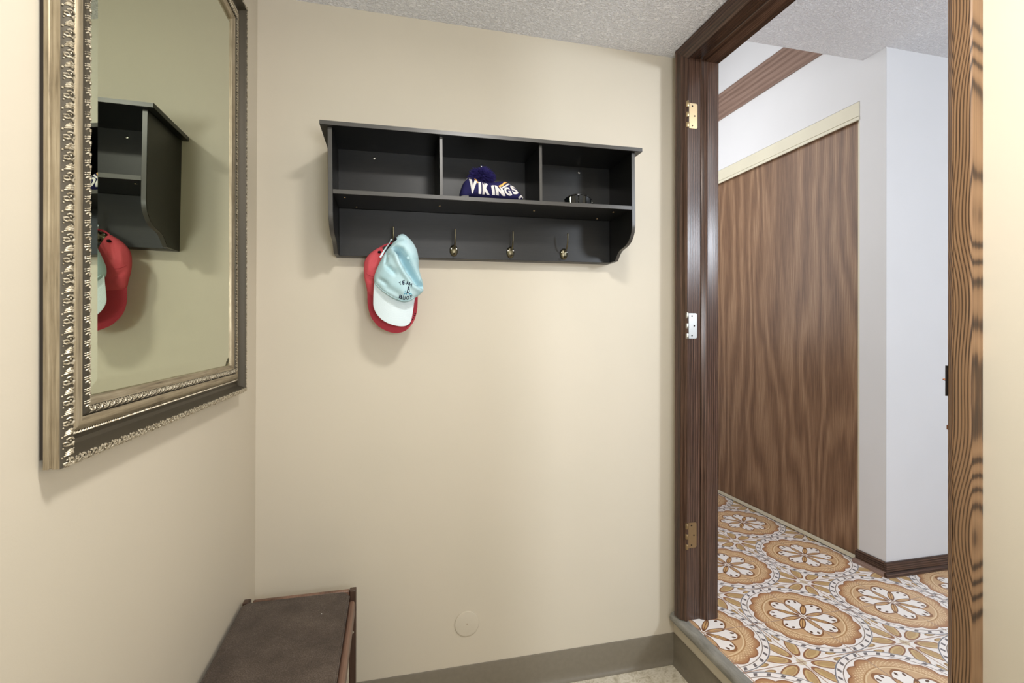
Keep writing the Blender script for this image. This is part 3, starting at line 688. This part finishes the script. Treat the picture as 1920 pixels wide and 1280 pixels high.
# ---- aqua cap (in front)
TY = 1.485
tc_out = [(0.0076, 0.2654), (0.0152, 0.2782), (0.0258, 0.2889), (0.0380, 0.2911), (0.0502, 0.2831), (0.0641, 0.2681), (0.0750, 0.2481), (0.0805, 0.2231), (0.0814, 0.1980), (0.0861, 0.1760), (0.0932, 0.1542), (0.0956, 0.1305), (0.0848, 0.1153), (0.0693, 0.1032), (0.0540, 0.0935), (0.0387, 0.0908), (0.0188, 0.0959), (-0.0039, 0.1079), (-0.0265, 0.1260), (-0.0430, 0.1441), (-0.0445, 0.1657), (-0.0372, 0.1891), (-0.0283, 0.2095), (-0.0164, 0.2317), (-0.0044, 0.2493)]
FOLD = [(0.0077, 0.2389), (0.0199, 0.2254), (0.0291, 0.2008), (0.0430, 0.1762), (0.0692, 0.1409), (0.0956, 0.1274)]
def polydist(x, z, P):
    best = None
    for i in range(len(P)-1):
        t, d, L = seg(x, z, P[i], P[i+1]); tc = max(0, min(1, t)); qx, qz = P[i][0]+(P[i+1][0]-P[i][0])*tc, P[i][1]+(P[i+1][1]-P[i][1])*tc
        q = math.hypot(x-qx, z-qz)
        if best is None or q < best[0]: best = (q, (i+t if 0 < t < 1 or (i == 0 and t < 0) or (i == len(P)-2 and t > 1) else i+tc)/(len(P)-1), d)
    return best[1], math.copysign(best[0], best[2])
def t_h(x, z, r):
    low = max(0, min(1, ((0.0125, 0.1644)[1]-z)/.055)); low = low*low*(3-2*low)
    h = .066*dome(r, .5)*(1-.35*low)+.030*low
    t, d = polydist(x, z, FOLD)               # the front panel folded over the sunken side of the crown
    if -.15 < t < 1.15:
        e = max(0, min(1, (t+.08)/.22))*max(0, min(1, (1.12-t)/.22)); wd = .010+.010*math.sin(max(0, min(1, t))*math.pi)
        q = d-.0035
        h -= .056*e*(g(q/wd) if q > 0 else g(q/.0036))
        h += .009*e*g((d+.008)/.008)
    h += groove(x, z, (-0.0089, 0.2413), (-0.0147, 0.1868), .008, .006, .6)+groove(x, z, (-0.0147, 0.1945), (0.0186, 0.1614), .012, .008, .7)
    h += groove(x, z, (-0.0385, 0.1597), (-0.0025, 0.1359), .007, .006)+groove(x, z, (0.0137, 0.2719), (0.0380, 0.2700), .009, .005)
    h += groove(x, z, (-0.0250, 0.1400), (0.0386, 0.1026), .006, .009)
    return h
tb = Blob(tc_out, (0.0246, 0.1881), TY, t_h, lambda x, z, r: .010*dome(r, .5), 150, 46)
cap2 = thing('baseball_cap', 'aqua baseball cap with a white brim hanging in front of the red cap', 'cap', ((0.0206, 0.0398)[0], TY, (0.0206, 0.0211)[1]), group='caps on the first hook')
part(tb.mesh(), 'crown', 'teal', cap2, ang=80)
p = tb.front(0.0144, 0.2696); part(MB().ball((p[0], p[1]-.0005, p[2]), .0062, 14, 8, (.75, .5, 1.15)), 'opening_shade', 'blackthread', cap2, ang=80)  # black ball stands in for the shade inside the strap opening
tbr = [(-0.0430, 0.1503), (-0.0462, 0.1240), (-0.0472, 0.0978), (-0.0464, 0.0777), (-0.0382, 0.0578), (-0.0232, 0.0409), (-0.0021, 0.0287), (0.0206, 0.0227), (0.0389, 0.0220), (0.0527, 0.0276), (0.0603, 0.0402), (0.0649, 0.0638), (0.0679, 0.0874), (0.0693, 0.1095), (0.0493, 0.1090), (0.0188, 0.1146), (-0.0115, 0.1295), (-0.0295, 0.1445)]
xt = (0.0068, 0.0864)[0]; zt = (0.0127, 0.1254)[1]
M['tealbrim'] = brimmat('stitched_pale_aqua_brim', (222, 235, 240), (208, 226, 232), 0, .17, 2100)
def tb_y(x, z): return .022*(1-((x-xt)/.070)**2)-.010*max(0, (zt-z)/.1)
tbl = Blob(tbr, (0.0098, 0.0786), TY, lambda x, z, r: tb_y(x, z)+.0016*dome(r, .15), lambda x, z, r: -tb_y(x, z)+.0016*dome(r, .15))
part(tbl.mesh(), 'brim', 'tealbrim', cap2, ang=60, ).data.materials[0] = M['tealbrim']
b = MB().tube([tb.front(p[0], p[1], .0008) for p in smooth_path([p+(0,) for p in [(-0.0415, 0.1442), (-0.0265, 0.1276), (-0.0039, 0.1103), (0.0188, 0.0990), (0.0387, 0.0940), (0.0540, 0.0966), (0.0678, 0.1055)]], 4)], .0011, 6)
part(b, 'sweatband_seam', 'teal', cap2, ang=60)
bt = (0.0496, 0.2164); p = tb.front(*bt)
part(MB().ball((p[0], p[1]-.001, p[2]), .0052, 14, 8, (1, .6, 1)), 'button', 'teal', cap2, ang=80)
b = MB()
for q in ((0.0553, 0.1633), (-0.0035, 0.2183)):
    b = MB(); c_ = tb.front(*q, .0006); b.tube([(c_[0]+.0028*math.cos(a), c_[1], c_[2]+.0028*math.sin(a)) for a in [k*math.pi/5 for k in range(11)]], .0007, 6); part(b, 'eyelet', 'tealbrim', cap2, ang=60)
b = MB()
for pa in ([(0.0520, 0.2220), (0.0658, 0.2383), (0.0735, 0.2512)], [(0.0536, 0.2095), (0.0690, 0.1881), (0.0831, 0.1633), (0.0909, 0.1415)], [(0.0597, 0.2160), (0.0720, 0.2165), (0.0798, 0.2200)], [(0.0428, 0.2232), (0.0305, 0.2352), (0.0213, 0.2458)]):
    for o_ in (-.0016, .0016):
        b.tube([tb.front(p_[0]+o_*.7, p_[1]+o_, .0000) for p_ in smooth_loop(pa+pa[::-1], 3)[:3*(len(pa)-1)+1]], .0005, 5)
part(b, 'seam', 'teal', cap2, ang=60)
b = MB()
EMB = {'Y': ((0.0220, 0.1447), (0.0284, 0.1480), (0.0269, 0.1361), (0.0312, 0.1380)), 'E': ((0.0317, 0.1477), (0.0394, 0.1508), (0.0345, 0.1366), (0.0412, 0.1402)),
       'A': ((0.0437, 0.1487), (0.0501, 0.1479), (0.0431, 0.1383), (0.0514, 0.1373)), 'H': ((0.0529, 0.1461), (0.0603, 0.1416), (0.0517, 0.1370), (0.0585, 0.1322))}
for ch, (a_, b_, c_, d_) in EMB.items(): letter(b, tb, ch, a_, b_, c_, d_, .0007)
for ch, (a_, b_, c_, d_) in (('B', ((0.0261, 0.1112), (0.0337, 0.1073), (0.0234, 0.1015), (0.0316, 0.0982))), ('U', ((0.0356, 0.1077), (0.0423, 0.1062), (0.0341, 0.0970), (0.0411, 0.0959))),
                             ('O', ((0.0444, 0.1069), (0.0527, 0.1077), (0.0439, 0.0969), (0.0524, 0.0977))), ('Y', ((0.0542, 0.1083), (0.0622, 0.1107), (0.0549, 0.0983), (0.0592, 0.1003)))):
    letter(b, tb, ch, a_, b_, c_, d_, .0007)
stripe(b, tb, [(0.0502, 0.1334), (0.0486, 0.1263), (0.0468, 0.1176)], .0028, .0007); stripe(b, tb, [(0.0508, 0.1326), (0.0526, 0.1248), (0.0536, 0.1185)], .0012, .0007)
stripe(b, tb, [(0.0432, 0.1127), (0.0478, 0.1172), (0.0547, 0.1132)], .0024, .0007); stripe(b, tb, [(0.0477, 0.1253), (0.0533, 0.1257)], .0014, .0007)
part(b, 'embroidered_lettering', 'navythread', cap2, ang=80)
b = MB()
stripe(b, tb, [(0.0377, 0.1110), (0.0423, 0.1152), (0.0456, 0.1108)], .0018, .0009); stripe(b, tb, [(0.0518, 0.1107), (0.0561, 0.1148), (0.0601, 0.1108)], .0018, .0009); stripe(b, tb, [(0.0395, 0.1182), (0.0425, 0.1214)], .0012, .0009)
part(b, 'embroidered_waves', 'bluethread', cap2, ang=80)
b = MB().tube(smooth_path([(-.028, 1.470, .219), (-.019, 1.474, .236), (-.010, 1.488, .253), (-.002, 1.524, .272), (.001, 1.542, .283), (.0102, 1.5465, .2875), (.0185, 1.5440, .289), (.0245, 1.522, .287), (.029, 1.490, .284), (.031, 1.478, .280)]), .0008, 8, True, 3.4)
part(b, 'strap', 'tealbrim', cap2, ang=60)
# ------------------------------------------------------------------ knitted hat
BY = 1.48
bo = [(0.2001, 0.4130), (0.2033, 0.4292), (0.2097, 0.4474), (0.2177, 0.4608), (0.2290, 0.4689), (0.2388, 0.4673), (0.2470, 0.4558), (0.2600, 0.4544), (0.2748, 0.4555), (0.2913, 0.4567), (0.3079, 0.4588), (0.3229, 0.4616), (0.3363, 0.4618), (0.3498, 0.4570), (0.3616, 0.4513), (0.3735, 0.4423), (0.3837, 0.4324), (0.3923, 0.4230), (0.3957, 0.4150), (0.3770, 0.4072), (0.3382, 0.4046), (0.2882, 0.4045), (0.2390, 0.4052), (0.2082, 0.4055)]
def b_h(x, z, r):
    return .046*dome(r, .30)+.002*math.sin(x*190)*dome(r, .6)
bb_ = Blob(bo, (0.2914, 0.4307), BY, b_h, lambda x, z, r: .030*dome(r, .5))
hat = thing('knit_hat', 'navy knit hat with a pom-pom and white lettering in the middle cubby', 'hat', ((0.2914, 0.4307)[0], BY, (0.2915, 0.4071)[1]))
part(bb_.mesh(), 'hat_body', 'navy', hat, ang=80)
b = MB()
for ch, q in (('V', ((0.2250, 0.4590), (0.2470, 0.4485), (0.2243, 0.4131), (0.2422, 0.4135))), ('I', ((0.2509, 0.4475), (0.2588, 0.4478), (0.2520, 0.4134), (0.2599, 0.4133))), ('K', ((0.2624, 0.4465), (0.2808, 0.4413), (0.2635, 0.4125), (0.2858, 0.4124))),
              ('I', ((0.2884, 0.4386), (0.2960, 0.4408), (0.2931, 0.4129), (0.3011, 0.4127))), ('N', ((0.2987, 0.4400), (0.3220, 0.4352), (0.3037, 0.4127), (0.3338, 0.4125))), ('G', ((0.3240, 0.4357), (0.3431, 0.4393), (0.3358, 0.4126), (0.3556, 0.4156))), ('S', ((0.3454, 0.4484), (0.3626, 0.4480), (0.3590, 0.4175), (0.3776, 0.4243)))):
    letter(b, bb_, ch, *q, .0018, .045 if ch in 'GS' else .08)
part(b, 'knit_lettering', 'whiteknit', hat, ang=80)
b = MB(); stripe(b, bb_, [(0.2323, 0.4668), (0.2388, 0.4631), (0.2434, 0.4555), (0.2467, 0.4485), (0.2503, 0.4456)], .0042, .0008); part(b, 'gold_stripe', 'goldknit', hat, ang=80)
b = MB(); stripe(b, bb_, [(0.3121, 0.4371), (0.3238, 0.4445), (0.3330, 0.4540), (0.3422, 0.4586)], .0056, .0008); part(b, 'gold_stripe', 'goldknit', hat, ang=80)
b = MB(); stripe(b, bb_, [(0.2145, 0.4567), (0.2242, 0.4649), (0.2346, 0.4637)], .0024, .0010); part(b, 'white_stripe', 'whiteknit', hat, ang=80)
b = MB(); stripe(b, bb_, [(0.3230, 0.4353), (0.3364, 0.4438), (0.3454, 0.4516), (0.3538, 0.4549)], .0046, .0008); part(b, 'white_stripe', 'whiteknit', hat, ang=80)
b = MB(); stripe(b, bb_, [(0.3770, 0.4113), (0.3872, 0.4202), (0.3940, 0.4166)], .0060, .0008); part(b, 'white_stripe', 'whiteknit', hat, ang=80)
b = MB(); stripe(b, bb_, [(0.2034, 0.4074), (0.2114, 0.4070), (0.2244, 0.4066)], .0036, .0008); part(b, 'white_stripe', 'whiteknit', hat, ang=80)
pc = Vector(((0.2649, 0.4709)[0], BY-.022, (0.2649, 0.4709)[1])); b = MB(); b.ball(tuple(pc), .0175, 16, 10, (1.25, 1, .82)); rnd = random.Random(3)
for i in range(1100):
    d = Vector((rnd.gauss(0, 1), rnd.gauss(0, 1), rnd.gauss(0, 1))).normalized(); d2 = Vector((d.x*1.28, d.y, d.z*.86)); L = .0265+rnd.random()*.008
    e = pc+d2*L+Vector((rnd.uniform(-.004, .004), rnd.uniform(-.004, .004), rnd.uniform(-.005, .003)))
    b.tube([tuple(pc+d2*.014), tuple(pc+d2*L*.75+Vector((0, 0, -.0006))), tuple(e)], [.0011, .0010, .0005], 4)
part(b, 'pom_pom', 'pom', hat, ang=60, recalc=False)
# ------------------------------------------------------------------ sunglasses in the right cubby
gx, gz = (0.5707, 0.4103); GY = 1.455
GZ = SZ+(gx-SX)*.0128+.1577
gl = thing('sunglasses', 'glossy black sunglasses lying in the right cubby of the shelf', 'sunglasses', (gx, GY, GZ), rot=(0, 0, math.radians(-16)))
def arcp(a, z, rx=.046, ry=.030): return (gx+rx*math.sin(a), GY-ry*math.cos(a)+.015, GZ+z)
for s_ in (-1, 1):
    v = []; n1, n2 = 14, 8
    for i in range(n1+1):
        a = s_*(.0+(i/n1)*1.16)
        tt = i/n1; hh = .0145*math.cos(tt*1.12)**.8+.001
        for j in range(n2+1):
            q = j/n2*2-1; v.append(arcp(a, .002+(q+1)*hh))
    f = [(i*(n2+1)+j, (i+1)*(n2+1)+j, (i+1)*(n2+1)+j+1, i*(n2+1)+j+1) for i in range(n1) for j in range(n2)]
    o = part(MB().add(v, f), 'lens', 'lens', gl, ang=60); md = o.modifiers.new('thick', 'SOLIDIFY'); md.thickness = .002
    rim = [v[i*(n2+1)+n2] for i in range(n1+1)]+[v[n1*(n2+1)+j] for j in range(n2, -1, -1)]+[v[i*(n2+1)] for i in range(n1, -1, -1)]+[v[j] for j in range(n2+1)]
    part(MB().tube(rim, .0019, 8), 'rim', 'glossblack', gl, ang=60)
    a = s_*1.19; h0 = arcp(a, .0105)
    tm = part(MB().tube([h0, (h0[0]+s_*.003, h0[1]+.008, h0[2]), (h0[0]-s_*.004, h0[1]+.013+.004*s_, h0[2]-.001), (gx-s_*.012, GY+.030+.005*s_, GZ+.011), (gx-s_*.036, GY+.028+.005*s_, GZ+.006)], [.0028, .0034, .0030, .0026, .0034], 8, True, .6), 'temple', 'glossblack', gl, ang=60)
    part(MB().ball((h0[0]+s_*.0005, h0[1]-.0025, h0[2]), .0017, 8, 6), 'hinge_stud', 'steel', tm)
part(MB().tube([arcp(-.1, .0305), arcp(0, .0312), arcp(.1, .0305)], .0022, 8), 'bridge', 'glossblack', gl, ang=60)
# ------------------------------------------------------------------ bench
BX0, BX1, B0, B1, BZ = -.383, -.0905, .50, 1.487, -.727
bn = thing('storage_bench', 'low bench with a dark brown suede seat against the left wall', 'bench', ((BX0+BX1)/2, (B0+B1)/2, ZF))
v = []; f = []
def rrect(x0, x1, y0, y1, rad, n=5):
    P = []
    for cx_, cy_, a0 in ((x1-rad, y1-rad, 0), (x0+rad, y1-rad, 90), (x0+rad, y0+rad, 180), (x1-rad, y0+rad, 270)):
        P += [(cx_+rad*math.cos(math.radians(a0+90*k/n)), cy_+rad*math.sin(math.radians(a0+90*k/n))) for k in range(n+1)]
    return P
def pad(x0, x1, y0, y1, z0, z1, rad, ed):
    b = MB(); n = None
    lv = [(ed*.4, z0), (0, z0+ed*.5), (0, z1-ed), (ed*.3, z1-ed*.3), (ed, z1)]
    vv = []
    for ins, z in lv:
        P = rrect(x0+ins, x1-ins, y0+ins, y1-ins, rad); n = len(P); vv += [(p[0], p[1], z) for p in P]
    b.add(vv, [(i*n+k, i*n+(k+1) % n, (i+1)*n+(k+1) % n, (i+1)*n+k) for i in range(len(lv)-1) for k in range(n)]+[tuple(range(n))[::-1], tuple((len(lv)-1)*n+k for k in range(n))]); return b
st = part(pad(BX0+.002, -.1085, B0+.02, B1-.022, BZ-.026, BZ+.004, .022, .006), 'seat_pad', 'suede', bn, ang=50)
part(MB().tube([(-.108, y, BZ-.002) for y in (B0+.05, .8, 1.1, B1-.045)], .0024, 8), 'piping', 'suede', st, ang=60)
part(MB().ball((-.169, 1.359, BZ+.0043), .0014, 8, 6, (1, 1.3, .5)), 'lint_speck', 'whiteknit', st)
for yy in (B0, B1-.020):
    part(MB().box(BX0+.024, BX1-.018, yy+.003, yy+.018, BZ-.034, BZ), 'end_rail', 'benchwood', bn, bevel=.003)
for yy in (B0, B1-.022):
    for x0 in (BX0, BX1-.018):
        lg = part(MB().box(x0, x0+.018, yy, yy+.022, ZF, BZ+.002), 'leg', 'benchdark', bn, bevel=.002)
        if yy > 1:
            for zz in (BZ-.115, BZ-.30): part(MB().lathe([(.0034, 0), (.0034, -.001), (.001, -.0016)], (x0+.009, yy, zz), 'Y', 10), 'bolt_head', 'steel', lg)
for x0 in (BX0+.001, BX1-.0178):
    part(MB().box(x0, x0+.0158, B0+.022, B1-.040, BZ-.060, BZ-.016), 'side_rail', 'benchwood', bn, bevel=.0055, seg=3)
part(MB().box(BX0+.02, BX1-.0175, B0+.02, B1-.024, BZ-.040, BZ-.0262), 'seat_base', 'benchdark', bn)
part(MB().box(BX0+.006, BX1-.006, B0+.03, B1-.024, ZF+.10, ZF+.112), 'lower_shelf', 'benchdark', bn, bevel=.002)
